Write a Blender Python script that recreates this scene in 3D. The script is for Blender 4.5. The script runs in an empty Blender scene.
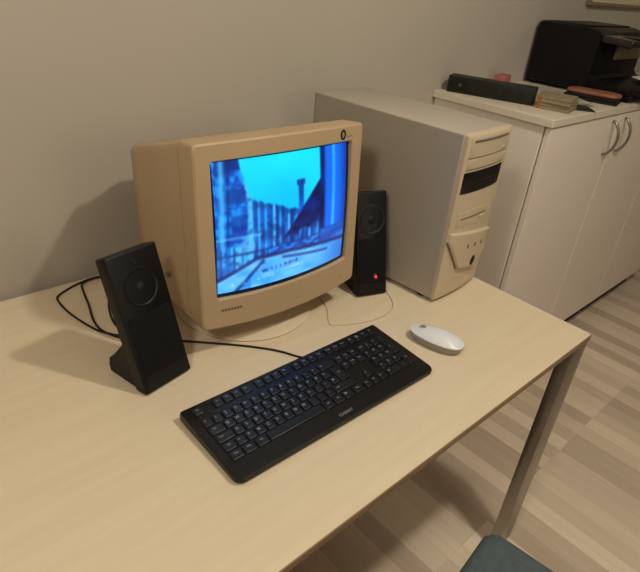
import bpy, bmesh, math, random
import numpy as np
from mathutils import Vector, Matrix, Euler
random.seed(7)
C = bpy.context.scene.collection
DZ = 0.73                       # desk top height
PI = math.pi
R = math.radians

# ------------------------------------------------------------------ materials
def s2l(c):
    return tuple((x/12.92 if x <= .04045 else ((x+.055)/1.055)**2.4) for x in c)

def mat(name, rgb, rough=.5, metal=0., noise=0., scale=20., bump=0., bscale=200., emit=None, estr=1., coat=0.):
    m = bpy.data.materials.new(name); m.use_nodes = True
    nt = m.node_tree; b = nt.nodes['Principled BSDF']
    col = (*s2l(rgb), 1)
    b.inputs['Base Color'].default_value = col
    b.inputs['Roughness'].default_value = rough
    b.inputs['Metallic'].default_value = metal
    b.inputs['Coat Weight'].default_value = coat
    if max(rgb) < .13 and 'key' not in name and 'satin' not in name: b.inputs['Specular IOR Level'].default_value = .3
    tc = nt.nodes.new('ShaderNodeTexCoord')
    if noise:
        n = nt.nodes.new('ShaderNodeTexNoise'); n.inputs['Scale'].default_value = scale; n.inputs['Detail'].default_value = 5
        nt.links.new(tc.outputs['Object'], n.inputs['Vector'])
        r = nt.nodes.new('ShaderNodeMapRange'); r.inputs[1].default_value = .3; r.inputs[2].default_value = .7
        r.inputs[3].default_value = 1-noise; r.inputs[4].default_value = 1+noise
        nt.links.new(n.outputs['Fac'], r.inputs[0])
        mx = nt.nodes.new('ShaderNodeVectorMath'); mx.operation = 'SCALE'
        mx.inputs[0].default_value = col[:3]
        nt.links.new(r.outputs[0], mx.inputs['Scale']); nt.links.new(mx.outputs[0], b.inputs['Base Color'])
    if bump:
        n2 = nt.nodes.new('ShaderNodeTexNoise'); n2.inputs['Scale'].default_value = bscale
        nt.links.new(tc.outputs['Object'], n2.inputs['Vector'])
        bp = nt.nodes.new('ShaderNodeBump'); bp.inputs['Strength'].default_value = bump; bp.inputs['Distance'].default_value = .002
        nt.links.new(n2.outputs['Fac'], bp.inputs['Height']); nt.links.new(bp.outputs[0], b.inputs['Normal'])
    if emit:
        b.inputs['Emission Color'].default_value = (*s2l(emit), 1); b.inputs['Emission Strength'].default_value = estr
    return m

def wood_floor():
    m = mat('laminate_floor', (.8, .7, .6), .42); nt = m.node_tree; b = nt.nodes['Principled BSDF']; L = nt.links.new
    tc = nt.nodes.new('ShaderNodeTexCoord')
    mp = nt.nodes.new('ShaderNodeMapping'); mp.inputs['Rotation'].default_value = (0, 0, PI/2)
    L(tc.outputs['Object'], mp.inputs['Vector'])
    br = nt.nodes.new('ShaderNodeTexBrick'); br.offset = .37; br.offset_frequency = 1; br.squash = 1
    br.inputs['Color1'].default_value = (0, 0, 0, 1); br.inputs['Color2'].default_value = (1, 1, 1, 1); br.inputs['Mortar'].default_value = (.3, .3, .3, 1)
    br.inputs['Scale'].default_value = 1; br.inputs['Mortar Size'].default_value = .0006
    br.inputs['Brick Width'].default_value = .47; br.inputs['Row Height'].default_value = .066
    L(mp.outputs[0], br.inputs['Vector'])
    mp2 = nt.nodes.new('ShaderNodeMapping'); mp2.inputs['Scale'].default_value = (40, 2.2, 1)
    L(tc.outputs['Object'], mp2.inputs['Vector'])
    n = nt.nodes.new('ShaderNodeTexNoise'); n.inputs['Scale'].default_value = 1.6; n.inputs['Detail'].default_value = 6
    L(mp2.outputs[0], n.inputs['Vector'])
    mix = nt.nodes.new('ShaderNodeMix'); mix.data_type = 'FLOAT'; mix.inputs[0].default_value = .30
    L(br.outputs['Color'], mix.inputs[2]); L(n.outputs['Fac'], mix.inputs[3])
    cr = nt.nodes.new('ShaderNodeValToRGB')
    cr.color_ramp.elements[0].position = .1; cr.color_ramp.elements[0].color = (*s2l((.77, .69, .605)), 1)
    cr.color_ramp.elements[1].position = .9; cr.color_ramp.elements[1].color = (*s2l((1., .925, .835)), 1)
    L(mix.outputs[0], cr.inputs[0]); L(cr.outputs[0], b.inputs['Base Color'])
    return m

def desk_wood():
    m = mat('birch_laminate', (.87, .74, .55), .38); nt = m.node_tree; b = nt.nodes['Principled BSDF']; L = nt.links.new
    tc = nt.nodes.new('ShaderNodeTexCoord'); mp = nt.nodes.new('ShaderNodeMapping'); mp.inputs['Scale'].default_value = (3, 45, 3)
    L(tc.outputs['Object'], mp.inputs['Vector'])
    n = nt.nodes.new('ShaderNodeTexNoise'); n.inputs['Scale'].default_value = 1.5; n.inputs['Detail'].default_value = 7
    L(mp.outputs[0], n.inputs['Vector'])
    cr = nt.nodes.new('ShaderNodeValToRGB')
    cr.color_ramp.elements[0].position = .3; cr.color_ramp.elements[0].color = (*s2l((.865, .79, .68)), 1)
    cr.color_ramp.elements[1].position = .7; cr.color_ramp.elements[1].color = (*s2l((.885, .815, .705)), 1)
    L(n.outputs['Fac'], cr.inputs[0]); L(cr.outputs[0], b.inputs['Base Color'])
    return m

def fabric(name, rgb):
    m = mat(name, rgb, .95, noise=.12, scale=60); nt = m.node_tree; b = nt.nodes['Principled BSDF']; L = nt.links.new
    tc = nt.nodes.new('ShaderNodeTexCoord'); w = nt.nodes.new('ShaderNodeTexVoronoi'); w.inputs['Scale'].default_value = 420
    L(tc.outputs['Object'], w.inputs['Vector'])
    bp = nt.nodes.new('ShaderNodeBump'); bp.inputs['Strength'].default_value = .5; bp.inputs['Distance'].default_value = .002
    L(w.outputs['Distance'], bp.inputs['Height']); L(bp.outputs[0], b.inputs['Normal'])
    return m

M = dict(
    wall=mat('painted_wall', (.715, .675, .625), .9, noise=.012, scale=3, bump=.08, bscale=120),
    ceiling=mat('ceiling_paint', (.52, .49, .45), .9, noise=.01),
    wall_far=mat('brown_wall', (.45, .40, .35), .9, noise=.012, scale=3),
    floor=wood_floor(), desk=desk_wood(),
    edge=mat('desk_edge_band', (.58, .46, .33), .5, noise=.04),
    steel=mat('brushed_steel', (.58, .56, .53), .30, .92, noise=.05, scale=40),
    chrome=mat('satin_chrome', (.7, .68, .66), .28, 1., noise=.03),
    cream=mat('cream_plastic', (.715, .61, .48), .45, noise=.015, scale=12, bump=.06, bscale=600),
    cream_d=mat('aged_cream_plastic', (.80, .72, .60), .5, noise=.02, scale=12, bump=.06, bscale=600),
    slot=mat('dark_slot', (.12, .10, .08), .7, noise=.05),
    tint=mat('screen_surround', (.10, .10, .11), .35, noise=.03),
    case=mat('case_steel_paint', (.69, .65, .60), .5, noise=.012, scale=8),
    bezel=mat('case_front_plastic', (.79, .715, .61), .42, noise=.012, scale=10, bump=.04, bscale=600),
    groove=mat('panel_groove', (.45, .39, .32), .7, noise=.05),
    black=mat('black_plastic', (.032, .030, .032), .45, noise=.06, scale=30, bump=.06, bscale=500),
    blacksatin=mat('satin_black_plastic', (.034, .033, .042), .38, noise=.05, scale=30),
    grille=mat('speaker_cloth', (.04, .037, .038), .9, noise=.2, scale=300, bump=.3, bscale=900),
    cone=mat('speaker_cone', (.075, .073, .08), .6, noise=.1, scale=40),
    key=mat('black_keycap', (.072, .074, .095), .36, noise=.06, scale=40, bump=.05, bscale=900),
    legend=mat('key_legend', (.66, .68, .76), .5, noise=.02),
    logo=mat('silver_logo', (.66, .65, .63), .4, .3, noise=.03),
    white=mat('white_plastic', (.90, .90, .91), .28, noise=.01),
    greyp=mat('grey_plastic', (.60, .565, .53), .45, noise=.03),
    rubber=mat('rubber', (.06, .055, .05), .8, noise=.1),
    cable=mat('black_cable', (.09, .06, .05), .5, noise=.05),
    cable_pale=mat('pale_cable', (.80, .72, .60), .5, noise=.03),
    base=mat('pale_base_plastic', (.86, .79, .68), .5, noise=.015, scale=12),
    cab=mat('white_melamine', (.95, .90, .855), .45, noise=.012, scale=5),
    cabtop=mat('cream_worktop', (.88, .83, .76), .42, noise=.015, scale=6),
    plinth=mat('plinth_dark', (.22, .18, .14), .7, noise=.05),
    fabric=fabric('teal_upholstery', (.365, .415, .43)),
    led=mat('red_led', (.9, .1, .05), .4, noise=.01, emit=(1, .16, .1), estr=5),
    green=mat('dark_green_cover', (.10, .115, .085), .5, noise=.45, scale=28),
    paper=mat('paper', (.90, .88, .84), .8, noise=.02),
    pages=mat('page_edges', (.55, .49, .38), .85, noise=.12, scale=90),
    orange=mat('orange_label', (.62, .34, .18), .6, noise=.05),
    redbrown=mat('red_brown_leather', (.58, .38, .28), .5, noise=.12, scale=30, bump=.15),
    pink=mat('pink_sponge', (.66, .38, .37), .8, noise=.1, scale=60, bump=.2),
    darkpaper=mat('grey_green_leaflet', (.30, .30, .25), .6, noise=.3, scale=40),
    board=mat('pale_board', (.82, .77, .66), .6, noise=.012),
    boardframe=mat('board_frame', (.52, .46, .36), .5, noise=.04),
    gloss=mat('gloss_dark_panel', (.16, .13, .14), .15, noise=.05),
    printer=mat('printer_black', (.03, .028, .032), .42, noise=.06, scale=20),
)

# ------------------------------------------------------------------ helpers
def link(name, bm, mats, parent=None, smooth=None, recalc=True):
    if recalc: bmesh.ops.recalc_face_normals(bm, faces=bm.faces[:])
    me = bpy.data.meshes.new(name); bm.to_mesh(me); bm.free()
    if not isinstance(mats, (list, tuple)): mats = [mats]
    for m in mats: me.materials.append(m)
    if smooth is not None:
        for p in me.polygons: p.use_smooth = True
        if smooth < 179:
            me.set_sharp_from_angle(angle=R(smooth))
    o = bpy.data.objects.new(name, me); C.objects.link(o)
    if parent: o.parent = parent
    return o

def tag(o, label=None, cat=None, group=None, kind=None):
    if label: o['label'] = label
    if cat: o['category'] = cat
    if group: o['group'] = group
    if kind: o['kind'] = kind
    return o

def empty(name, loc, rz=0., label=None, cat=None, group=None):
    o = bpy.data.objects.new(name, None); o.empty_display_size = .05; C.objects.link(o)
    o.location = loc; o.rotation_euler = (0, 0, rz)
    return tag(o, label, cat, group)

def box(bm, lo, hi, bev=0., seg=2, mi=0, mtx=None):
    """axis aligned (optionally transformed) bevelled box"""
    t = bmesh.new()
    bmesh.ops.create_cube(t, size=1)
    c = [(a+b)/2 for a, b in zip(lo, hi)]; d = [b-a for a, b in zip(lo, hi)]
    for v in t.verts: v.co = Vector((v.co.x*d[0]+c[0], v.co.y*d[1]+c[1], v.co.z*d[2]+c[2]))
    if bev: bmesh.ops.bevel(t, geom=t.edges[:], offset=min(bev, min(d)*.49), segments=seg, affect='EDGES', profile=.5)
    merge(bm, t, mi, mtx)

def merge(bm, t, mi=0, mtx=None):
    vm = {}
    for v in t.verts: vm[v] = bm.verts.new(mtx @ v.co if mtx else v.co)
    for f in t.faces:
        try:
            nf = bm.faces.new([vm[v] for v in f.verts]); nf.material_index = mi if mi is not None else f.material_index
        except ValueError: pass
    t.free()

def loft(bm, rings, cap0=True, cap1=True, closed=True, mi=0):
    """rings: lists of points, same count"""
    vs = [[bm.verts.new(p) for p in r] for r in rings]
    n = len(rings[0])
    for a, b in zip(vs, vs[1:]):
        for i in range(n if closed else n-1):
            j = (i+1) % n
            f = bm.faces.new((a[i], a[j], b[j], b[i])); f.material_index = mi
    if cap0: bm.faces.new(vs[0][::-1]).material_index = mi
    if cap1: bm.faces.new(vs[-1]).material_index = mi
    return vs

def rrect(x0, x1, z0, z1, r, n=6):
    """rounded rectangle points, counter clockwise from bottom right corner arc"""
    r = min(r, (x1-x0)/2-1e-5, (z1-z0)/2-1e-5); out = []
    for cx, cz, a0 in ((x1-r, z0+r, -90), (x1-r, z1-r, 0), (x0+r, z1-r, 90), (x0+r, z0+r, 180)):
        for k in range(n+1):
            a = R(a0+90*k/n); out.append((cx+r*math.cos(a), cz+r*math.sin(a)))
    return out

def rrect_dense(x0, x1, z0, z1, r, n=4, m=16):
    """same but the straight sides are subdivided so that they can be bowed"""
    p = rrect(x0, x1, z0, z1, r, n); out = []
    k = n+1
    for c in range(4):
        out += p[c*k:(c+1)*k]
        a = p[c*k+n]; b = p[((c+1)*k) % len(p)]
        for i in range(1, m): out.append((a[0]+(b[0]-a[0])*i/m, a[1]+(b[1]-a[1])*i/m))
    return out

def cyl(bm, p0, p1, r0, r1=None, n=20, mi=0, caps=True):
    p0, p1 = Vector(p0), Vector(p1); r1 = r0 if r1 is None else r1
    d = (p1-p0).normalized(); u = d.orthogonal().normalized(); v = d.cross(u)
    rg = lambda p, r: [p+u*(r*math.cos(2*PI*i/n))+v*(r*math.sin(2*PI*i/n)) for i in range(n)]
    loft(bm, [rg(p0, r0), rg(p1, r1)], caps, caps, mi=mi)

def lathe(bm, prof, n=32, org=(0, 0, 0), axis=None, mi=0):
    """prof: list of (radius, height) along axis"""
    o = Vector(org); d = Vector(axis or (0, 0, 1)).normalized(); u = d.orthogonal().normalized(); v = d.cross(u)
    loft(bm, [[o+d*h+u*(max(r, 1e-5)*math.cos(2*PI*i/n))+v*(max(r, 1e-5)*math.sin(2*PI*i/n)) for i in range(n)] for r, h in prof], True, True, mi=mi)

def spline(pts, k=10):
    pts = [Vector(p) for p in pts]; P = [pts[0]*2-pts[1]]+pts+[pts[-1]*2-pts[-2]]; out = []
    for i in range(1, len(P)-2):
        a, b, c, d = P[i-1:i+3]
        for j in range(k):
            t = j/k
            out.append(.5*((2*b)+(c-a)*t+(2*a-5*b+4*c-d)*t*t+(3*b-a-3*c+d)*t**3))
    return out+[pts[-1]]

def tube(bm, pts, r, n=10, k=10, mi=0):
    P = spline(pts, k); rings = []; u = None
    for i, p in enumerate(P):
        d = (P[min(i+1, len(P)-1)]-P[max(i-1, 0)]).normalized()
        u = d.orthogonal().normalized() if u is None else (u-d*u.dot(d)).normalized()
        v = d.cross(u)
        rings.append([p+u*(r*math.cos(2*PI*j/n))+v*(r*math.sin(2*PI*j/n)) for j in range(n)])
    loft(bm, rings, mi=mi)

def prism(bm, poly, y0, y1, mi=0, axes='xz', inset=0.):
    """extrude a polygon drawn in x,z between y0 (front) and y1"""
    n = len(poly); cx = sum(p[0] for p in poly)/n; cz = sum(p[1] for p in poly)/n
    sh = lambda p, s: (cx+(p[0]-cx)*s, cz+(p[1]-cz)*s)
    rings = [[(p[0], y1, p[1]) for p in poly], [(p[0], y0+inset, p[1]) for p in poly]]
    if inset: rings.append([(q[0], y0, q[1]) for q in (sh(p, .96) for p in poly)])
    loft(bm, rings, mi=mi)

_tc = {}
def text_mesh(s, size):
    """verts (x,y) and triangles/polys of a flat text, centred"""
    key = (s, size)
    if key in _tc: return _tc[key]
    cu = bpy.data.curves.new('t', 'FONT'); cu.body = s; cu.size = size; cu.align_x = 'CENTER'; cu.align_y = 'CENTER'; cu.resolution_u = 2
    ob = bpy.data.objects.new('t', cu); C.objects.link(ob)
    dg = bpy.context.evaluated_depsgraph_get(); dg.update()
    me = bpy.data.meshes.new_from_object(ob.evaluated_get(dg))
    r = ([v.co.copy() for v in me.vertices], [list(p.vertices) for p in me.polygons])
    bpy.data.objects.remove(ob); bpy.data.curves.remove(cu); bpy.data.meshes.remove(me)
    _tc[key] = r
    return r

def add_text(bm, s, size, fn, mi=0):
    """fn maps text plane (x,y) to 3d"""
    vs, fs = text_mesh(s, size)
    bv = [bm.verts.new(fn(v.x, v.y)) for v in vs]
    for f in fs:
        try: bm.faces.new([bv[i] for i in f]).material_index = mi
        except ValueError: pass

# ------------------------------------------------------------------ setting
WY = .018
X0, X1, Y0, H = -2.9, 3.3, -3.4, 2.5
def shell(name, lo, hi, m):
    bm = bmesh.new(); box(bm, lo, hi); return tag(link(name, bm, m), kind='structure')
shell('floor', (X0-.1, Y0-.1, -.1), (X1+.1, WY+.1, 0), M['floor'])
shell('ceiling', (X0-.1, Y0-.1, H), (X1+.1, WY+.1, H+.1), M['ceiling'])
shell('wall_back', (X0-.1, WY, 0), (X1+.1, WY+.1, H), M['wall'])
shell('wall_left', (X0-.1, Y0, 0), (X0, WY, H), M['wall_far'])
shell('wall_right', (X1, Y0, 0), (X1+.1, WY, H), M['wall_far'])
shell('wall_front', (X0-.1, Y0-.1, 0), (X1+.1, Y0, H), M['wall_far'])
shell('baseboard_back', (2.12, WY-.012, 0), (X1, WY, .06), M['cab'])

# ------------------------------------------------------------------ desk
DD = .843
desk = empty('desk', (-.8, -DD/2, 0), 0, 'light birch desk with flat steel legs carrying the computer', 'desk')
def D(x, y, z): return (x+.8, y+DD/2, z)
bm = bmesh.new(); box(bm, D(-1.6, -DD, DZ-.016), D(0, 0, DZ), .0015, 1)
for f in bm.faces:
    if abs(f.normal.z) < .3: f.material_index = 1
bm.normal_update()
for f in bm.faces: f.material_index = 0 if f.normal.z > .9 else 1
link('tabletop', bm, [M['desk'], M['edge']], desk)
for lx in (-.071, -1.6):
    for ly in (-DD+.003, -.04):
        bm = bmesh.new(); box(bm, D(lx, ly, .006), D(lx+.071, ly+.029, DZ-.016), .002, 2)
        l = link('leg', bm, M['steel'], desk, 40)
        bm = bmesh.new(); box(bm, D(lx+.004, ly+.003, 0), D(lx+.067, ly+.026, .006)); link('foot', bm, M['rubber'], l)
bm = bmesh.new()
box(bm, D(-1.55, -.10, DZ-.07), D(-.05, -.075, DZ-.0165)); link('rear_rail', bm, M['steel'], desk)
for lx in (-.06, -1.59):
    bm = bmesh.new(); box(bm, D(lx, -DD+.033, DZ-.065), D(lx+.03, -.041, DZ-.0165)); link('side_rail', bm, M['steel'], desk)

# ------------------------------------------------------------------ monitor
mon = empty('crt_monitor', (-.5664, -.4249, DZ), R(-1.2), 'bulky cream tube monitor with glowing blue picture between the two black speakers', 'monitor')
TILT = R(4.2); MZ = .0683
mw, mh = .412, .3675
TM = Matrix.Translation((0, 0, MZ)) @ Matrix.Rotation(-TILT, 4, 'X') @ Matrix.Scale(.935, 4)
def bow(x, z):
    q = max(0., 1-(2*x/mw)**2); t = min(1., max(0., z/mh))
    return .016*q*(.35+.65*(1-t))
def face(x, z, y):
    q = max(0., 1-(2*x/mw)**2); t = min(1., max(0., z/mh))
    dz = -.012*q*(1-t)**1.5
    return TM @ Vector((x, y-bow(x, z), z+dz))
def back(x, z, y): return TM @ Vector((x, y, z))
ox0, ox1, oz0, oz1 = -.171, .170, .0655, .332
outer = lambda i, r: rrect_dense(-mw/2+i, mw/2-i, i, mh-i, r)
inner = lambda i, r: rrect_dense(ox0-i, ox1+i, oz0-i, oz1+i, r)
bm = bmesh.new()
rings = [[back(x, z, .056) for x, z in outer(.004, .008)],
         [back(x, z, .054) for x, z in outer(.002, .010)],
         [face(x, z, .010) for x, z in outer(0, .010)],
         [face(x, z, .003) for x, z in outer(.001, .010)],
         [face(x, z, .0) for x, z in outer(.0045, .008)],
         [face(x, z, .0) for x, z in inner(.003, .007)],
         [face(x, z, .003) for x, z in inner(.001, .006)],
         [face(x, z, .011) for x, z in inner(0, .005)]]
loft(bm, rings, True, False)
link('front_bezel', bm, M['cream'], mon, 35)

# the tube face and its black surround
def glass(u, v):      # u right 0..1, v up 0..1
    x = ox0+(ox1-ox0)*u; z = oz0+(oz1-oz0)*v
    b = .004*(1-(2*u-1)**2)+.006*(1-(2*v-1)**2)
    return face(x, z, .0098-b)

def hsh(i, s=0): return (math.sin(i*127.1+s*311.7)*43758.5453) % 1.0
def vnoise(x, s=0):
    i = math.floor(x); f = x-i; f = f*f*(3-2*f)
    return hsh(i, s)*(1-f)+hsh(i+1, s)*f
def vn2(x, y, s=0):
    j = math.floor(y); g = y-j; g = g*g*(3-2*g)
    return vnoise(x, s+j*3.7)*(1-g)+vnoise(x, s+(j+1)*3.7)*g
def mixc(a, b, t): return tuple(p+(q-p)*t for p, q in zip(a, b))
def sst(a, b, x):
    t = min(1, max(0, (x-a)/(b-a))); return t*t*(3-2*t)
def picture(u, v):
    """the picture on the screen, v downwards: a blue night street with a bright sky"""
    navy, blue, mid, lite, cyan = (.03, .16, .46), (.03, .38, .86), (.06, .52, .95), (.45, .86, 1.), (.02, .86, 1.)
    # far row of columns
    s = vnoise(u*46, 1)*.6+vnoise(u*90, 2)*.4
    s2 = vn2(u*16, v*12, 5)
    c = mixc(navy, mid, sst(.2, .8, s*.75+s2*.35))
    if s > .62 and s2 > .35: c = mixc(c, lite, .65)
    c = mixc(c, navy, .5*sst(.62, .78, vn2(u*40, v*34, 21)))
    # skyline
    sky_b = .30+.42*(u-.26) if u > .26 else .30+.9*(.26-u)*0
    if u > .17:
        if u < .24: sky_b = .05+(u-.17)*3.6
        edge_r = u-(.77-(v-.23)*.75) if v > .23 else u-.765
        k = sst(.012, -.012, v-sky_b-.02*vnoise(u*40, 9))*sst(.01, -.01, edge_r)
        sky = mixc((.0, .72, .98), cyan, vn2(u*4, v*4, 3)); sky = mixc(sky, (.1, .95, 1.), .5*sst(.4, .0, v))
        c = mixc(c, sky, k)
    # tower against the sky
    if abs(u-.60) < .02 and .22 < v < .46: c = mixc((.04, .25, .62), blue, sst(.3, .46, v))
    if abs(u-.60) < .032 and .215 < v < .255: c = (.05, .22, .58)
    # dark gable on the right
    if v > .2 and u > .77-(v-.23)*.75 and u < .80 and v < .56+.1*vnoise(u*30, 4):
        c = mixc((.03, .06, .26), (.04, .16, .52), vn2(u*20, v*20, 8))
    if .765 < u < .80 and v < .66: c = mixc((.02, .06, .28), (.03, .20, .58), vnoise(v*9, 3)*.8)
    # right hand tower
    if u >= .80 and v < .74:
        t = (u-.80)/.2
        c = mixc((.03, .42, .95), (.02, .26, .74), sst(.55, 1, t)); c = mixc(c, (.24, .74, 1.), sst(.12, 0, abs(t-.42))); c = mixc(c, (.02, .2, .62), .6*sst(.14, 0, t))
        c = mixc(c, navy, .35*sst(.8, 1, t)); c = mixc(c, (.05, .4, .9), .3*vn2(u*30, v*8, 2))
    # left houses
    if u < .165+.15*min(v, .3) and v < .64:
        n1 = vn2(u*34, v*22, 6); n2 = vn2(u*60, v*50, 16)
        c = mixc((.03, .26, .68), (.10, .58, .97), sst(.2, .85, n1*.6+n2*.4))
        if v < .07+.3*max(0, .12-u) and u > .02: c = mixc(navy, c, .15)
        if .075 < u < .20 and .20 < v < .27+.05*vnoise(u*30, 2): c = mixc(c, (.03, .20, .56), .75)
        if .10 < u < .2 and .40 < v < .52: c = mixc(c, (.03, .18, .52), .55*n2+.2)
        k = sst(.030, .0, abs(u-.055+.03*v)); c = mixc(c, (.30, .76, 1.), .8*k)
        if abs(u-.10+.05*v) < .008: c = mixc(c, navy, .6)
    # arched gate below the roofs
    if (u-.20)**2/.0030+(v-.66)**2/.0055 < 1 and v < .70: c = mixc(c, (.40, .74, .98), .55)
    # fence rails and kerb
    if .50 < v < .72 and u < .78:
        if abs(v-.565-.015*u) < .010 and u < .3: c = mixc(c, (.55, .86, 1.), .45)
        if abs(v-.70) < .012: c = mixc(c, navy, .6)
    if .70 < v < .78 and u > .35:
        c = mixc((.10, .50, .92), (.03, .22, .62), sst(.3, .7, vn2(u*30, v*60, 4)))
    if v > .66 and u > .78: c = mixc((.12, .50, .92), (.03, .20, .60), vn2(u*6, v*50, 4))
    # street
    arc = .76+.5*max(0, .26-u)**1.0+ .10*max(0, u-.5)
    if v > arc:
        c = mixc((.20, .62, .95), (.46, .80, 1.), vn2(u*12, v*22, 11))
        c = mixc(c, (.05, .33, .80), sst(.75, 1., u)*.6)
    if abs(v-arc) < .016: c = mixc(c, (.02, .10, .40), .8)
    a2 = .80+1.1*max(0, .30-u)
    if abs(v-a2) < .02 and u < .32: c = mixc(c, (.03, .13, .45), .75)
    if v > a2+.02 and u < .22: c = mixc(c, (.08, .40, .86), .5)
    if abs(v-(.80+.16*(u-.45))) < .012 and .45 < u < .85: c = mixc(c, (.03, .14, .48), .7)
    # specks of small lit writing near the bottom
    vb = .95-.07*u
    if abs(v-vb) < .014 and .08 < u < .62 and hsh(math.floor(u*90), 5)*hsh(math.floor(v*140), 6) > .25: c = (.75, .92, 1.)
    if abs(v-vb+.05) < .012 and .30 < u < .60 and hsh(math.floor(u*90), 15) > .5: c = mixc(c, (.04, .2, .6), .8)
    return c
NU, NV = 170, 132
bm = bmesh.new(); grid = []; cols = []
for j in range(NV+1):
    row = []
    for i in range(NU+1):
        row.append(bm.verts.new(glass(i/NU, j/NV)))
    grid.append(row)
for j in range(NV):
    for i in range(NU):
        bm.faces.new((grid[j][i], grid[j][i+1], grid[j+1][i+1], grid[j+1][i]))
        u, v = (i+.5)/NU, 1-(j+.5)/NV
        pu, pv = (u-.012)/(.976-.012), (v-.008)/(.972-.008)
        J = [picture(pu+a_*.0065, pv+b_*.008) for a_, b_ in ((-1, -.5), (.5, -1), (1, .5), (-.5, 1), (0, 0))]
        cols.append(tuple(sum(q[k_] for q in J)/5 for k_ in range(3)) if 0 <= pu <= 1 and 0 <= pv <= 1 else None)
ms = bpy.data.materials.new('lit_screen'); ms.use_nodes = True
nt = ms.node_tree; b = nt.nodes['Principled BSDF']
b.inputs['Base Color'].default_value = (.012, .012, .014, 1); b.inputs['Roughness'].default_value = .12
at = nt.nodes.new('ShaderNodeAttribute'); at.attribute_name = 'picture'
nt.links.new(at.outputs['Color'], b.inputs['Emission Color']); b.inputs['Emission Strength'].default_value = 1.12
scr = link('screen', bm, ms, mon, None, recalc=False)
ca = scr.data.attributes.new('picture', 'FLOAT_COLOR', 'FACE')
buf = []
for c in cols:
    buf += [*(s2l(c) if c else (.0, .003, .012)), 1]
ca.data.foreach_set('color', buf)
for p in scr.data.polygons: p.use_smooth = True
tag(scr, 'glowing blue picture of a street and tower')

# rear housing
def hs(y, hw, z0, z1, r): return [TM @ Vector((x, y, z)) for x, z in rrect(-hw, hw, z0, z1, r, 5)]
bm = bmesh.new()
loft(bm, [hs(.054, .2050, .003, mh-.006, .010), hs(.13, .203, .006, mh-.024, .012), hs(.25, .196, .016, mh-.050, .016), hs(.290, .190, .024, mh-.058, .018),
          hs(.302, .178, .045, mh-.07, .02), hs(.36, .150, .06, mh-.09, .04), hs(.375, .13, .08, mh-.11, .04)])
link('rear_housing', bm, M['cream'], mon, 40)
bm = bmesh.new(); lathe(bm, [(.006, 0), (.006, .004), (.004, .006)], 16, TM @ Vector((-.2035, .135, .075)), (-1, 0, 0)); tag(link('side_button', bm, M['greyp'], mon, 40), 'small grey side button')
# swivel base
bm = bmesh.new(); lathe(bm, [(.138, 0), (.147, .0015), (.148, .004), (.143, .0065), (.10, .009), (.085, .014), (.080, .045), (.080, .086)], 72, (-.010, .130, 0))
link('swivel_base', bm, M['base'], mon, 40)
# badge (dark oval ring, pale middle) and lettering
def on_face(x, z, d=.0006): return face(x, z, -d)
bm = bmesh.new()
bx, bz, n = .1435, .3485, 28
ringp = lambda a, c, d: [on_face(bx+a*math.cos(2*PI*i/n), bz+c*math.sin(2*PI*i/n), d) for i in range(n)]
loft(bm, [ringp(.0080, .0106, .0002), ringp(.0078, .0104, .001), ringp(.0042, .0066, .001), ringp(.0040, .0064, .0002)], False, False)
bd = link('emblem', bm, M['slot'], mon); tag(bd, 'dark oval emblem with a pale middle')
bm = bmesh.new(); loft(bm, [ringp(.0026, .005, .0003), ringp(.0024, .0048, .0011)], False, True); link('emblem_middle', bm, M['greyp'], bd)
bm = bmesh.new()
for x0, x1 in ((.155, .163), (.165, .172)):
    loft(bm, [[on_face(x0, .3465, .0004), on_face(x1, .3405, .0004), on_face(x1, .343, .0004), on_face(x0, .343, .0004)]], True, False)
tag(link('emblem_print', bm, M['groove'], mon), 'faint small print beside the emblem')
bm = bmesh.new()
x = -.166
for wd in (.006, .005, .0065, .005, .005, .0055, .006):
    loft(bm, [[on_face(x, .0385, .0005), on_face(x+wd, .0385, .0005), on_face(x+wd, .0435, .0005), on_face(x, .0435, .0005)]], True, False)
    x += wd+.0012
tag(link('maker_mark', bm, M['groove'], mon), 'small dark illegible maker mark')
bm = bmesh.new()
lathe(bm, [(.006, 0), (.006, .002), (.005, .003)], 20, face(.155, .030, .001), (0, -1, 0)); link('power_button', bm, M['cream'], mon, 40)

# ------------------------------------------------------------------ computer tower
tw, td, th = .188, .443, .401
pc = empty('computer_tower', (-.207, -.5475, DZ), R(3.5), 'cream desktop computer tower with black drive slot standing right of the monitor', 'computer')
bm = bmesh.new(); box(bm, (.0, .014, .011), (tw, td, th-.004), .003, 2); link('case', bm, M['case'], pc, 40)
bm = bmesh.new(); box(bm, (-.001, .0142, .0105), (.0015, td-.012, th-.001), .001, 1); link('side_panel', bm, M['case'], pc, 40)
bm = bmesh.new(); box(bm, (.001, .014, th-.005), (tw-.001, td+.002, th), .002, 2); link('top_panel', bm, M['case'], pc, 40)
bm = bmesh.new(); box(bm, (.002, td, .012), (tw-.002, td+.004, th-.004), .001, 1); rp = link('rear_panel', bm, M['chrome'], pc)
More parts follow.
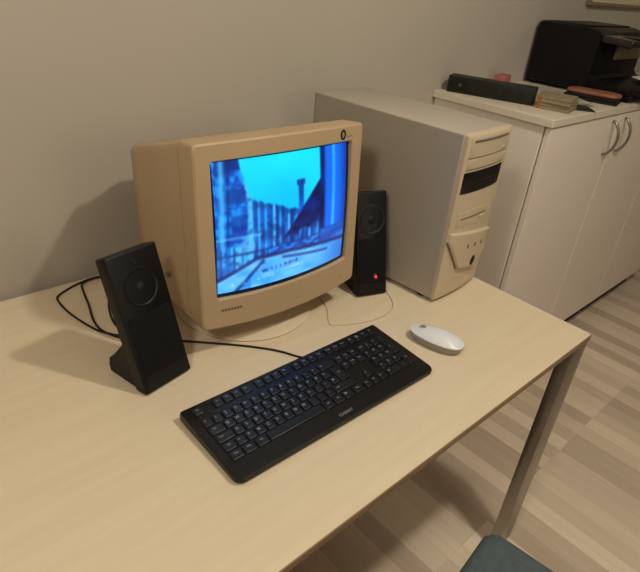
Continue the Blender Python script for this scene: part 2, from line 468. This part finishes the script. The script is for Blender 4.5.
# front bezel: shallow convex section, recessed bays
NZ = 14
def bz_y(x): return -.007*(1-(2*(x-tw/2)/tw)**2)
bm = bmesh.new()
def prof(z, ins):
    pts = [(0+ins, .0138), ]
    for k in range(17):
        x = ins+(tw-2*ins)*k/16; pts.append((x, .004+ins*.9+bz_y(x)))
    pts.append((tw-ins, .0138)); return [(x, y, z) for x, y in pts]
loft(bm, [prof(.008, .003), prof(.011, .0008), prof(.02, 0), prof(th-.010, 0), prof(th-.003, .001), prof(th+.001, .005)])
link('front_bezel', bm, M['bezel'], pc, 35)
def fplate(name, x0, x1, z0, z1, d, m, bev=.0015, parent=pc, sink=.004):
    """plate that follows the bezel's curve, standing d proud of it"""
    bm = bmesh.new(); n = 10; a = []; c = []
    for q in range(2):
        dd = -sink if q == 0 else d
        for k in range(n+1):
            pass
    secs = []
    for k in range(n+1):
        x = x0+(x1-x0)*k/n; y = .004+bz_y(x)
        e = bev if k in (0, n) else 0
        secs.append([(x, y+sink, z0), (x, y-d+e, z0), (x, y-d, z0+bev), (x, y-d, z1-bev), (x, y-d+e, z1), (x, y+sink, z1)])
    loft(bm, secs)
    return link(name, bm, m, parent, 40)
dr = fplate('disc_drive', .014, .172, .352, .393, .0012, M['bezel'])
fplate('tray_slot', .022, .166, .383, .3885, .0016, M['groove'], .0005, dr, .001)
fplate('eject_button', .142, .158, .357, .362, .003, M['bezel'], .0005, dr, .001)
fplate('blanking_plate', .014, .172, .327, .349, .0008, M['bezel'])
for z in (.3505, .325): fplate('bay_gap', .012, .174, z-.0008, z+.0008, .0005, M['groove'], .0003, pc, .001)
br = fplate('card_reader', .010, .170, .272, .320, .0012, M['blacksatin'])
fplate('reader_slot', .022, .150, .292, .296, .0016, M['slot'], .0003, br, .001)
fd = fplate('floppy_drive', .022, .160, .190, .226, .0010, M['bezel'])
fplate('disk_slot', .034, .142, .208, .211, .0016, M['groove'], .0004, fd, .001)
fplate('disk_button', .112, .134, .199, .204, .003, M['bezel'], .0005, fd, .001)
# raised shield-shaped lower panel
def fpoly(name, poly, d, m, sub=True, parent=pc):
    bm = bmesh.new()
    n = len(poly); cx = sum(p[0] for p in poly)/n; cz = sum(p[1] for p in poly)/n
    # subdivide edges so that the outline follows the curve
    P = []
    for i in range(n):
        a, b_ = poly[i], poly[(i+1) % n]
        for k in range(6): P.append((a[0]+(b_[0]-a[0])*k/6, a[1]+(b_[1]-a[1])*k/6))
    yy = lambda x: .004+bz_y(x)
    sh = lambda p, s: (cx+(p[0]-cx)*s, cz+(p[1]-cz)*s)
    rings = [[(x, yy(x)+.004, z) for x, z in P], [(x, yy(x)-d*.5, z) for x, z in P], [(x, yy(x)-d, z) for x, z in (sh(p, .95) for p in P)]]
    for s in (.6, .25): rings.append([(x, yy(x)-d*1.05, z) for x, z in (sh(p, s) for p in P)])
    loft(bm, rings)
    return link(name, bm, m, parent, 50)
fpoly('panel_recess', [(.0015, .172), (.004, .045), (.150, .045), (.176, .1), (.184, .15)], .0012, M['bezel'])
sp = fpoly('control_panel', [(.003, .182), (.003, .160), (.058, .082), (.150, .062), (.172, .095), (.184, .140), (.184, .156)], .010, M['bezel'])
fpoly('panel_groove', [(.0005, .160), (.002, .156), (.058, .078), (.0600, .0805), (.004, .163)], .004, M['groove'])
def fdot(name, x, z, rx, rz, d, m, parent, rot=0):
    bm = bmesh.new(); n = 20; y = .004+bz_y(x)-.0105
    ring = lambda s, dd: [(x+s*(rx*math.cos(t)*math.cos(rot)-rz*math.sin(t)*math.sin(rot)), y-dd, z+s*(rx*math.cos(t)*math.sin(rot)+rz*math.sin(t)*math.cos(rot))) for t in (2*PI*i/n for i in range(n))]
    loft(bm, [ring(1, -.003), ring(1, d*.6), ring(.8, d)]); return link(name, bm, m, parent, 50)
fdot('power_button', .114, .090, .008, .013, .002, M['slot'], sp, R(-12))
for x in (.076, .108, .140): fdot('indicator', x, .137-(x-.076)*.08, .0035, .0055, .0012, M['groove'], sp)
for x in (.02, tw-.02):
    for y in (.05, td-.05):
        bm = bmesh.new(); lathe(bm, [(.012, 0), (.013, .003), (.012, .0105)], 20, (x, y, 0)); link('foot', bm, M['rubber'], pc, 40)

# ------------------------------------------------------------------ speakers
def speaker(loc, rz, tilt, label, led, w=.092, h=.248):
    s = empty('desktop_speaker', loc, rz, label, 'speaker', 'pair of black desktop speakers')
    T = Matrix.Translation((0, 0, .004)) @ Matrix.Rotation(-tilt, 4, 'X')
    d = .034
    def sec(y, ins, wt=1.): # cabinet outline, slightly narrower at the top
        return [T @ Vector((x*(1+.0*(z/h)), y, z)) for x, z in rrect(-w/2+ins, w/2-ins, ins, h-ins, .003, 4)]
    bm = bmesh.new(); loft(bm, [sec(d, .008), sec(d-.004, .002), sec(.004, 0), sec(.001, .001), sec(0, .003)]); cab = link('cabinet', bm, M['black'], s, 35)
    # cloth front: recessed look with its own edge
    bm = bmesh.new(); P = lambda y, i: [T @ Vector((x*(1+.0*(z/h)), y, z)) for x, z in rrect(-w/2+.006+i, w/2-.006-i, .03+i, h*.56-i, .006, 4)]
    loft(bm, [P(.002, 0), P(-.0012, .0), P(-.002, .002)]); link('front_grille', bm, M['grille'], s, 40)
    ax = (T.to_3x3() @ Vector((0, -1, 0)))
    o = T @ Vector((0, 0, h*.735))
    bm = bmesh.new(); lathe(bm, [(.0345, -.002), (.0345, .0008), (.032, .0012), (.030, .0006), (.020, -.0045), (.012, -.007)], 40, o, ax); drv = link('driver', bm, M['blacksatin'], s, 40)
    bm = bmesh.new(); lathe(bm, [(.0125, -.008), (.0125, -.004), (.0095, .0005), (.005, .0028), (.001, .0034)], 28, o, ax); link('dust_cap', bm, M['cone'], drv, 60)
    bm = bmesh.new(); o2 = T @ Vector((0, 0, h*.92)); lathe(bm, [(.0055, -.002), (.0055, .001), (.004, .0016), (.003, .0006)], 20, o2, ax); link('tweeter', bm, M['cone'], s, 40)
    if led:
        o3 = T @ Vector((.008, 0, .045)); bm = bmesh.new(); lathe(bm, [(.0085, .000), (.0085, .0032), (.007, .0042)], 24, o3, ax); k = link('power_knob', bm, M['blacksatin'], s, 40)
        bm = bmesh.new(); lathe(bm, [(.0026, .0036), (.0026, .0048), (.0012, .0056)], 14, o3, ax); tag(link('power_light', bm, M['led'], k), 'lit red power light')
    # wedge foot behind the slab
    st = math.sin(tilt)
    side = [(.012, 0), (.106, 0), (.109, .012), (.106, .030), (.088, .048), (.055, .09), (.048, .09)]
    bm = bmesh.new(); fw = w*.46
    rr = lambda x, s_: [(x, .075+(y-.075)*s_, .04+(z-.04)*s_ if s_ < 1 else z) for y, z in side]
    loft(bm, [[(x, y, max(z, 0)) for x, y, z in rr(-fw, .96)], rr(-fw+.003, 1), rr(fw-.003, 1), [(x, y, max(z, 0)) for x, y, z in rr(fw, .96)]]); link('foot', bm, M['black'], s, 35)
    return s
speaker((-.841, -.440, DZ), R(11.5), R(19), 'black slab speaker tilted back, left of the monitor near the cable loop', False, w=.102)
speaker((-.306, -.437, DZ), R(-18.6), R(16), 'black slab speaker with lit red dot, between monitor and computer tower', True, w=.080, h=.245)

# ------------------------------------------------------------------ keyboard
kb = empty('keyboard', (-.647, -.6217, DZ), R(-.85), 'wide black keyboard with grey legends lying in front of the monitor', 'keyboard')
kw, kd = .460, .171
def ktop(y): return .0115+(.0205-.0115)*(y+kd/2)/kd
def ksec(dz, ins, base=False):
    f = rrect(-kw/2+ins, kw/2-ins, -kd/2+ins, kd/2-ins, .014, 6); k = rrect(-kw/2+ins, kw/2-ins, -kd/2+ins, kd/2-ins, .004, 6)
    pts = f[:7]+k[7:21]+f[21:]
    # back corners are tighter
    return [(x, y, (dz if base else ktop(y)+dz)) for x, y in pts]
bm = bmesh.new(); loft(bm, [ksec(.002, .004, True), ksec(.005, .0, True), ksec(-.003, 0), ksec(-.0006, .0008), ksec(0, .003)]); link('body', bm, M['blacksatin'], kb, 35)
for x in (-.19, .19):
    for y in (-.065, .065):
        bm = bmesh.new(); box(bm, (x-.012, y-.006, 0), (x+.012, y+.006, .004)); link('foot', bm, M['rubber'], kb)
bm = bmesh.new(); add_text(bm, 'CHERRY', .0085, lambda x, y: (x+.002, y-kd/2+.0135, ktop(y-kd/2+.0135)+.0003)); tag(link('brand_lettering', bm, M['logo'], kb), 'silver brand lettering on the front lip')
U = .01905; kx0 = -22.5*U/2; UY = .0200; ky0 = kd/2-.0170   # centre line of the top row
slope = math.atan((.0205-.0115)/kd)
def keycap(u0, wd, row_y, dp=1., txt=''):
    x0, x1 = kx0+u0*U+.0009, kx0+(u0+wd)*U-.0009
    y0, y1 = row_y-UY/2+.0011-(dp-1)*UY, row_y+UY/2-.0011
    bm = bmesh.new(); z = lambda y, dz: ktop(y)+dz
    def rg(ins, dz): return [(x, y, z(y, dz)) for x, y in rrect(x0+ins, x1-ins, y0+ins, y1-ins, .0022, 3)]
    loft(bm, [rg(0, -.001), rg(.0004, .0022), rg(.0012, .0030), rg(.0022, .0031)])
    if txt:
        big = len(txt) == 1
        sz = .0078 if big else max(.0038, .0058-.0004*len(txt))
        ox = (x0+x1)/2 if len(txt) > 1 and wd < 1.3 else x0+.006+(.004 if len(txt) > 1 else 0)
        oy = (y0+y1)/2+.0018
        add_text(bm, txt, sz, lambda x, y: (ox+x, oy+y, z(oy+y, .0034)), 1)
    return bm
rows = [
 (0, [(0, 'Esc'), (2, 'F1'), (3, 'F2'), (4, 'F3'), (5, 'F4'), (6.5, 'F5'), (7.5, 'F6'), (8.5, 'F7'), (9.5, 'F8'), (11, 'F9'), (12, 'F10'), (13, 'F11'), (14, 'F12'), (15.25, 'Druck'), (16.25, 'Rollen'), (17.25, 'Pause'),
      (18.5, '%'), (19.5, '@'), (20.5, '='), (21.5, '?')]),
 (1.25, [(i, c) for i, c in enumerate('^1234567890')] + [(11, '-'), (12, '+'), (13, '<', 2), (15.25, 'Einfg'), (16.25, 'Pos1'), (17.25, 'Bild'), (18.5, 'Num'), (19.5, '/'), (20.5, '*'), (21.5, '-')]),
 (2.25, [(0, 'Tab', 1.5)] + [(1.5+i, c) for i, c in enumerate('QWERTZUIOP')] + [(11.5, '#'), (12.5, '+'), (15.25, 'Entf'), (16.25, 'Ende'), (17.25, 'Bild'), (18.5, '7'), (19.5, '8'), (20.5, '9'), (21.5, '+', 1, 2)]),
 (3.25, [(0, 'Caps', 1.75)] + [(1.75+i, c) for i, c in enumerate('ASDFGHJKL')] + [(10.75, ';'), (11.75, ':'), (12.75, '#'), (18.5, '4'), (19.5, '5'), (20.5, '6')]),
 (4.25, [(0, 'Shift', 1.25), (1.25, '<')] + [(2.25+i, c) for i, c in enumerate('YXCVBNM')] + [(9.25, ','), (10.25, '.'), (11.25, '-'), (12.25, 'Shift', 2.75), (16.25, '^'), (18.5, '1'), (19.5, '2'), (20.5, '3'), (21.5, 'Ent', 1, 2)]),
 (5.25, [(0, 'Strg', 1.25), (1.25, 'Win', 1.25), (2.5, 'Alt', 1.25), (3.75, '', 6.25), (10, 'Alt', 1.25), (11.25, 'Fn', 1.25), (12.5, 'M', 1.25), (13.75, 'Strg', 1.25), (15.25, '<'), (16.25, 'v'), (17.25, '>'), (18.5, '0', 2), (20.5, ',')]),
]
nk = 0; rest = bmesh.new()
allk = []
for ru, keys in rows:
    for k in keys:
        allk.append((ru, k[0], k[2] if len(k) > 2 else 1, k[3] if len(k) > 3 else 1, k[1]))
# ISO return key
allk.append((2.25, 13.75, 1.25, 2, 'Ret'))
allk.sort(key=lambda k: -k[0])
for ru, u0, wd, dp, t in allk:
    b_ = keycap(u0, wd, ky0-(ru+.25*(ru > 0))*UY, dp, t)
    if nk < 100: link('key', b_, [M['key'], M['legend']], kb, 40)
    else: merge(rest, b_, None)
    nk += 1
tag(link('top_row_keys', rest, [M['key'], M['legend']], kb, 40), kind='stuff')

# ------------------------------------------------------------------ mouse
ms_ = empty('computer_mouse', (-.334, -.650, DZ), R(15), 'small white computer mouse with grey underside right of the keyboard', 'mouse')
def mouse_ring(f, inset=0, L=.060, W=.0315, n=40):
    out = []
    for i in range(n):
        t = 2*PI*i/n; c, s = math.cos(t), math.sin(t)
        e = .8
        x = W*abs(c)**e*(1 if c > 0 else -1); y = L*abs(s)**e*(1 if s > 0 else -1)
        x *= 1-.10*max(0, y/L)
        out.append((x*f, y*f))
    return out
def mz(x, y): # top surface height
    q = max(0., 1-(x/.032)**2)**.5; t = min(1., max(0., (y+.060)/.120))
    return (.010+.022*math.sin(PI*min(1, max(0, .12+.80*t**.9)))**.8)*(.45+.55*q)+.002
bm = bmesh.new()
rings = [[(x, y, .0172) for x, y in mouse_ring(.95)], [(x, y, .0182) for x, y in mouse_ring(.99)]]
for f in (.985, .95, .9, .8, .65, .45, .25, .08): rings.append([(x, y, max(.0186, .0190+(mz(x, y)-.0190)*min(1, (1-f)**.45*1.25+.1))) for x, y in mouse_ring(f)])
loft(bm, rings); link('shell', bm, M['white'], ms_, 60)
bm = bmesh.new(); loft(bm, [[(x, y, .0012) for x, y in mouse_ring(.86)], [(x, y, .004) for x, y in mouse_ring(.91)], [(x, y, .012) for x, y in mouse_ring(.975)], [(x, y, .0178) for x, y in mouse_ring(.985)]]); tag(link('underside', bm, M['greyp'], ms_, 40), 'grey underside')
for y in (-.035, .035):
    bm = bmesh.new(); box(bm, (-.012, y-.004, 0), (.012, y+.004, .0014)); link('glide_pad', bm, M['rubber'], ms_)
bm = bmesh.new(); cyl(bm, (-.0032, .033, .0235), (.0032, .033, .0235), .0085, n=24); tag(link('scroll_wheel', bm, M['greyp'], ms_, 40), 'grey scroll wheel')

# ------------------------------------------------------------------ cables on the desk
cz = DZ+.0026
def cable(name, pts, r, label, m=M['cable']):
    bm = bmesh.new(); tube(bm, [(x, y, cz+(z if len(p) else 0)) for p in [0] for x, y, z in [(*q, 0)[:3] for q in pts]] if False else [(q[0], q[1], DZ+r+.0003+(q[2] if len(q) > 2 else 0)) for q in pts], r, 10, 10)
    return tag(link(name, bm, m, None, 60), label, 'cable')
cable('keyboard_cable', [(-.598, -.532, .006), (-.603, -.518), (-.625, -.478), (-.66, -.436), (-.705, -.392), (-.757, -.344), (-.80, -.30), (-.84, -.22), (-.80, -.10), (-.74, -.06)], .0022, 'black cable curving from the keyboard back behind the left speaker')
cable('speaker_cable', [(-.812, -.30), (-.835, -.275), (-.862, -.24), (-.880, -.205), (-.896, -.13), (-.898, -.065), (-.885, -.042), (-.84, -.020), (-.795, -.012), (-.74, -.03), (-.70, -.06)], .0022, 'black cable making the outermost loop left of the left speaker')
cable('audio_cable', [(-.805, -.322, .0047), (-.845, -.285, .0047), (-.870, -.235, .0047), (-.872, -.19, .0047), (-.855, -.12, .0047), (-.842, -.06, .0047), (-.83, -.03, .0047), (-.79, -.022, .0047), (-.745, -.045, .0047)], .0022, 'black cable making the inner bend left of the left speaker')
cable('pale_lead', [(-.405, -.335), (-.43, -.41), (-.463, -.452), (-.472, -.470), (-.455, -.484), (-.42, -.500), (-.384, -.511), (-.34, -.512), (-.29, -.490), (-.235, -.40)], .0011, 'thin pale lead on the desk in front of the monitor base', M['cable_pale'])

# ------------------------------------------------------------------ cabinets
CF = WY-.004-.431      # plane of the door fronts
cx, ct, cb = .4187, DZ+.3445, .105
def cabinet(x0, x1, doors, label, name='storage_cabinet'):
    c = empty(name, ((x0+x1)/2, (CF+WY)/2, 0), 0, label, 'cabinet', 'white storage cabinets along the wall')
    ox, oy = c.location.x, c.location.y
    G = lambda x, y, z: (x-ox, y-oy, z)
    t = .018
    top = ct-.024-.001
    bm = bmesh.new(); box(bm, G(x0+.012, CF+.0235, cb), G(x0+.012+t, WY-.003, top), .001, 1); link('side_panel', bm, M['cab'], c)
    bm = bmesh.new(); box(bm, G(x1-t, CF+.020, cb), G(x1, WY-.003, top), .001, 1); link('side_panel', bm, M['cab'], c)
    bm = bmesh.new(); box(bm, G(x0+.012+t, CF+.022, cb), G(x1-t, WY-.003, cb+t)); link('bottom_panel', bm, M['cab'], c)
    bm = bmesh.new(); box(bm, G(x0+.012+t, WY-.008, cb+t), G(x1-t, WY-.003, top)); link('back_panel', bm, M['cab'], c)
    bm = bmesh.new(); box(bm, G(x0+.012+t, CF+.03, .6), G(x1-t, WY-.009, .6+t)); link('shelf', bm, M['cab'], c)
    bm = bmesh.new(); box(bm, G(x0+.03, CF+.05, 0), G(x1, WY-.02, cb-.0005)); link('plinth', bm, M['plinth'], c)
    for (d0, d1, hx) in doors:
        bm = bmesh.new(); box(bm, G(d0+.0012, CF, cb+.001), G(d1-.0012, CF+.0185, top-.003), .0012, 1); d = link('door', bm, M['cab'], c)
        if hx is None: continue
        bm = bmesh.new(); z0, z1 = DZ+.180, DZ+.297
        pts = [G(hx, CF+.001, z0), G(hx, CF-.012, z0+.004), G(hx, CF-.028, z0+.028), G(hx, CF-.034, (z0+z1)/2), G(hx, CF-.028, z1-.028), G(hx, CF-.012, z1-.004), G(hx, CF+.001, z1)]
        tube(bm, pts, .0048, 12, 8); tag(link('handle', bm, M['steel'], d, 60), 'bowed steel handle')
    return c
cabinet(cx, 1.45, [(cx+.013, .939, .886), (.939, 1.45, .990)], 'white cabinet with two bowed steel handles standing right of the desk')
cabinet(1.451, 2.05, [(1.451, 2.05, 2.0)], 'white single door cabinet at the right edge beyond the two handled one')
bm = bmesh.new(); box(bm, (cx, CF-.006, ct-.024), (2.055, WY-.001, ct), .002, 2)
tag(link('cabinet_top', bm, M['cabtop']), 'cream worktop slab lying across the white cabinets', 'worktop')

# ------------------------------------------------------------------ things on the cabinet
CT = ct
# ring binder lying flat, spine towards the desk
bn = empty('ring_binder', (.552, -.115, CT), R(-11), '', '')
bn.location = (.4935, -.148, CT); bn.rotation_euler = (0, 0, R(20))
tag(bn, 'long dark green box file lying flat at the left end of the cabinet top', 'file')
L2 = .141; bw = .06; bh = .052
bm = bmesh.new(); box(bm, (0, -L2, 0), (.004, L2, bh), .0015, 2); s_ = link('spine', bm, M['green'], bn, 40)
for y in (-.10, -.055, -.01, .035):
    bm = bmesh.new(); n = 20; loft(bm, [[(-.0004, y+.014*math.cos(2*PI*i/n), bh/2+.014*math.sin(2*PI*i/n)) for i in range(n)], [(-.0008, y+.012*math.cos(2*PI*i/n), bh/2+.012*math.sin(2*PI*i/n)) for i in range(n)]], False, True)
    link('round_mark', bm, M['slot'], s_)
bm = bmesh.new(); lathe(bm, [(.005, 0), (.005, .001), (.0035, .001), (.0035, 0)], 16, (-.0006, .098, bh*.5), (-1, 0, 0)); link('finger_ring', bm, M['steel'], s_, 40)
bm = bmesh.new(); box(bm, (.002, -L2, bh-.004), (bw, L2, bh), .0012, 1); link('cover', bm, M['green'], bn, 40)
bm = bmesh.new(); box(bm, (.002, -L2, 0), (bw, L2, .004), .0012, 1); link('cover', bm, M['green'], bn, 40)
bm = bmesh.new(); box(bm, (.006, -L2+.004, .0042), (bw-.008, L2-.004, bh-.0045)); link('pages', bm, M['pages'], bn)
bm = bmesh.new(); box(bm, (.004, -L2, .004), (bw, -L2+.0035, bh-.004)); link('end_panel', bm, M['green'], bn)
# brochure pile in front of it
pb = empty('booklet_pile', (.580, -.347, CT), R(14), 'low pile of worn beige booklets at the near end of the dark green file', 'booklets')
for k, (dx, dy, a) in enumerate(((0, 0, 0), (.003, -.002, 2), (-.002, .001, -1.5), (.002, .003, 1))):
    bm = bmesh.new(); box(bm, (-.035, -.045, k*.010), (.075, .062, k*.010+.0095), .001, 1, mtx=Matrix.Translation((dx, dy, 0)) @ Matrix.Rotation(R(a), 4, 'Z')); link('booklet', bm, M['pages'], pb)
bm = bmesh.new(); box(bm, (-.0375, .046, .003), (-.0365+.004, .056, .036), .001, 1); tag(link('orange_label', bm, M['orange'], pb), 'orange label at the corner')
def sheet(name, x, y, w, d, rz, z, m, label, curl=.004):
    bm = bmesh.new(); n = 12; top = []; 
    for j in range(n+1):
        for i in range(n+1):
            u, v = i/n-.5, j/n-.5
            top.append(bm.verts.new((u*w, v*d, curl*(abs(u)*2)**3*(.5+v)+.0012)))
    for j in range(n):
        for i in range(n):
            a = j*(n+1)+i; bm.faces.new((top[a], top[a+1], top[a+n+2], top[a+n+1]))
    r = bmesh.ops.solidify(bm, geom=bm.faces[:], thickness=.0010)
    o = link(name, bm, m, None, 60); o.location = (x, y, CT+z); o.rotation_euler = (0, 0, R(rz))
    return tag(o, label, 'paper')
sheet('leaflet', .682, -.345, .10, .135, 40, .0003, M['darkpaper'], 'grey green leaflet flat on the cabinet top beside the beige booklets')
sheet('paper_sheet', .742, -.315, .10, .145, 62, .007, M['paper'], 'white paper sheet overlapping the grey green leaflet on the cabinet top', .006)
bk = empty('black_notebook', (.925, -.309, CT), R(14), 'thin black notebook under the red brown pouch before the printer', 'notebook')
bm = bmesh.new(); box(bm, (-.07, -.09, 0), (.07, .09, .003), .001, 1); link('cover', bm, M['blacksatin'], bk)
bm = bmesh.new(); box(bm, (-.065, -.087, .003), (.067, .087, .013)); link('pages', bm, M['slot'], bk)
bm = bmesh.new(); box(bm, (-.07, -.09, .013), (.07, .09, .016), .001, 1); link('cover', bm, M['blacksatin'], bk)
bm = bmesh.new()
def pr(z, s): return [(x*s, y*s, z) for x, y in rrect(-.042, .042, -.092, .092, .028, 8)]
loft(bm, [pr(0, .92), pr(.003, .98), pr(.007, 1), pr(.011, .97), pr(.014, .84), pr(.015, .5)])
o = tag(link('leather_pouch', bm, M['redbrown'], None, 60), 'flat red brown pouch lying on the black notebook in front of the printer', 'pouch'); o.location = (.930, -.306, CT+.0162); o.rotation_euler = (0, 0, R(12))
bm = bmesh.new(); box(bm, (-.035, -.02, 0), (.035, .02, .042), .006, 3)
o = tag(link('sponge', bm, M['pink'], None, 40), 'small pink block behind the dark green file by the wall', 'sponge'); o.location = (.765, -.03, CT); o.rotation_euler = (0, 0, R(10))
sheet('loose_page', .835, -.135, .21, .15, 8, .0003, M['paper'], 'white page between the dark green file and the printer', .003)

# printer
px, py = .990, WY-.012
pn = empty('printer', (px, py, CT), 0, 'black printer with glossy control panel standing against the wall on the cabinet', 'printer')
bm = bmesh.new()
side = [(0, .012), (0, .21), (-.005, .220), (-.02, .226), (-.20, .222), (-.245, .212), (-.252, .20), (-.252, .07), (-.265, .055), (-.40, .035), (-.42, .024), (-.42, .012)]
loft(bm, [[(x, y*s+(-.2)*(1-s), .11+(z-.11)*s) for y, z in side] for x, s in ((0, .965), (.006, 1), (.414, 1), (.42, .965))]); link('body', bm, M['printer'], pn, 35)
bm = bmesh.new(); box(bm, (.025, -.19, .2215), (.395, -.03, .228), .003, 2); link('scanner_lid', bm, M['printer'], pn, 40)
bm = bmesh.new(); box(bm, (.004, -.365, .180), (.414, -.253, .204), .006, 3, mtx=Matrix.Translation((0, -.253, .204)) @ Matrix.Rotation(R(4), 4, 'X') @ Matrix.Translation((0, .253, -.204))); cp = link('control_panel', bm, M['gloss'], pn, 40)
bm = bmesh.new(); lathe(bm, [(.008, 0), (.008, .003), (.006, .004)], 20, (.03, -.30, .2005), (0, 0, 1)); link('button', bm, M['chrome'], cp, 40)
bm = bmesh.new(); box(bm, (.09, -.35, .2005), (.19, -.285, .2025), .001, 1); link('display', bm, M['blacksatin'], cp)
bm = bmesh.new(); box(bm, (.03, -.46, .026), (.39, -.28, .036), .003, 2); link('paper_tray', bm, M['printer'], pn, 40)
bm = bmesh.new(); box(bm, (.16, -.262, .118), (.40, -.250, .176), .003, 2); tag(link('output_flap', bm, M['pages'], pn, 40), 'pale beige flap under the control panel')
for x in (.03, .39):
    for y in (-.03, -.39):
        bm = bmesh.new(); lathe(bm, [(.012, 0), (.012, .0125)], 16, (x, y, 0)); link('foot', bm, M['rubber'], pn)
bm = bmesh.new(); box(bm, (-.09, -.05, 0), (.06, .05, .002)); 
o = tag(link('printed_page', bm, M['paper']), 'white page lying in the output tray of the black printer', 'paper'); o.location = (px+.34, py-.360, CT+.0535); o.rotation_euler = (R(9), 0, 0)

# board on the wall
wb = empty('wall_board', (2.0, WY, DZ+.63), 0, 'pale board with a thin darker edge hanging on the wall above the printer', 'board')
bm = bmesh.new(); box(bm, (-.625, -.016, .012), (.65, -.001, .9), .001, 1); link('panel', bm, M['board'], wb)
for lo, hi in (((-.634, -.022, 0), (.66, -.001, .012)), ((-.634, -.022, .9), (.66, -.001, .912)), ((-.634, -.022, .012), (-.625, -.001, .9)), ((.65, -.022, .012), (.66, -.001, .9))):
    bm = bmesh.new(); box(bm, lo, hi, .001, 1); link('frame', bm, M['boardframe'], wb)

# ------------------------------------------------------------------ chair
ch = empty('upholstered_chair', (-.597, -1.143, 0), R(7), 'chair with teal grey fabric seat tucked near the desk front', 'chair')
sx, sy, sz = .235, .215, .45
bm = bmesh.new()
def cs(z, ins): return [(x, y, z) for x, y in rrect(-sx+ins, sx-ins, -sy+ins, sy-ins, .026, 8)]
loft(bm, [cs(sz-.05, .01), cs(sz-.045, .002), cs(sz-.02, 0), cs(sz-.006, .006), cs(sz-.001, .02), cs(sz+.003, .06), cs(sz+.005, .12)])
link('seat', bm, M['fabric'], ch, 60)
bm = bmesh.new()
for x0, y0, x1, y1 in ((-.2, -.18, .2, -.18), (-.2, .18, .2, .18), (-.2, -.18, -.2, .18), (.2, -.18, .2, .18)): cyl(bm, (x0, y0, sz-.062), (x1, y1, sz-.062), .011, n=14)
link('seat_frame', bm, M['chrome'], ch, 40)
for x in (-.2, .2):
    for y in (-.18, .18):
        bm = bmesh.new(); cyl(bm, (x*1.04, y*1.08, .008), (x, y, sz-.062), .011, n=16); l = link('leg', bm, M['chrome'], ch, 40)
        bm = bmesh.new(); cyl(bm, (x*1.04, y*1.08, 0), (x*1.04, y*1.08, .012), .014, n=16); link('foot', bm, M['rubber'], l, 40)
    bm = bmesh.new(); tube(bm, [(x, -.18, sz-.062), (x, -.215, sz), (x, -.235, sz+.12), (x, -.262, sz+.34)], .010, 12, 6); link('back_post', bm, M['chrome'], ch, 60)
bm = bmesh.new()
loft(bm, [[(x, -.262+yy-.04*(z-.62)+.03*(1-(x/.22)**2)*-1, z) for x, z in rrect(-.21+i, .21-i, .60+i, .82-i, .05, 8)] for yy, i in ((.006, .012), (.012, 0), (.034, 0), (.042, .014))])
link('backrest', bm, M['fabric'], ch, 60)

# ------------------------------------------------------------------ light
def lamp(name, typ, loc, energy, col, **k):
    l = bpy.data.lights.new(name, typ); l.energy = energy; l.color = col
    for a, v in k.items(): setattr(l, a, v)
    o = bpy.data.objects.new(name, l); C.objects.link(o); o.location = loc; return o
LC = (1., .945, .785)
lamp('ceiling_lamp', 'POINT', (-.167, -1.265, 2.33), 42, LC, shadow_soft_size=.045)
lamp('room_lamp', 'POINT', (2.5, -1.35, 2.33), 6, LC, shadow_soft_size=.18)
lamp('side_lamp', 'POINT', (-1.65, -1.08, 1.95), 26, LC, shadow_soft_size=.12)
lamp('front_fill', 'POINT', (-.3, -3.1, 1.75), 22, LC, shadow_soft_size=.30)  # unseen soft fill, added to brighten surfaces facing the room
w = bpy.data.worlds.new('world'); bpy.context.scene.world = w; w.use_nodes = True
w.node_tree.nodes['Background'].inputs[0].default_value = (.02, .017, .013, 1)

# ------------------------------------------------------------------ camera
cam = bpy.data.cameras.new('camera'); co = bpy.data.objects.new('camera', cam); C.objects.link(co)
co.location = (-1.205, -1.157, .6699+DZ); co.rotation_euler = (1.0485, -.0875, -.736)
cam.sensor_width = 36; cam.lens = 554.62*36/640; cam.clip_start = .02
sc = bpy.context.scene; sc.camera = co
sc.view_settings.view_transform = 'Standard'; sc.view_settings.look = 'None'; sc.view_settings.exposure = 0; sc.view_settings.gamma = 1
sc.view_settings.use_curve_mapping = False
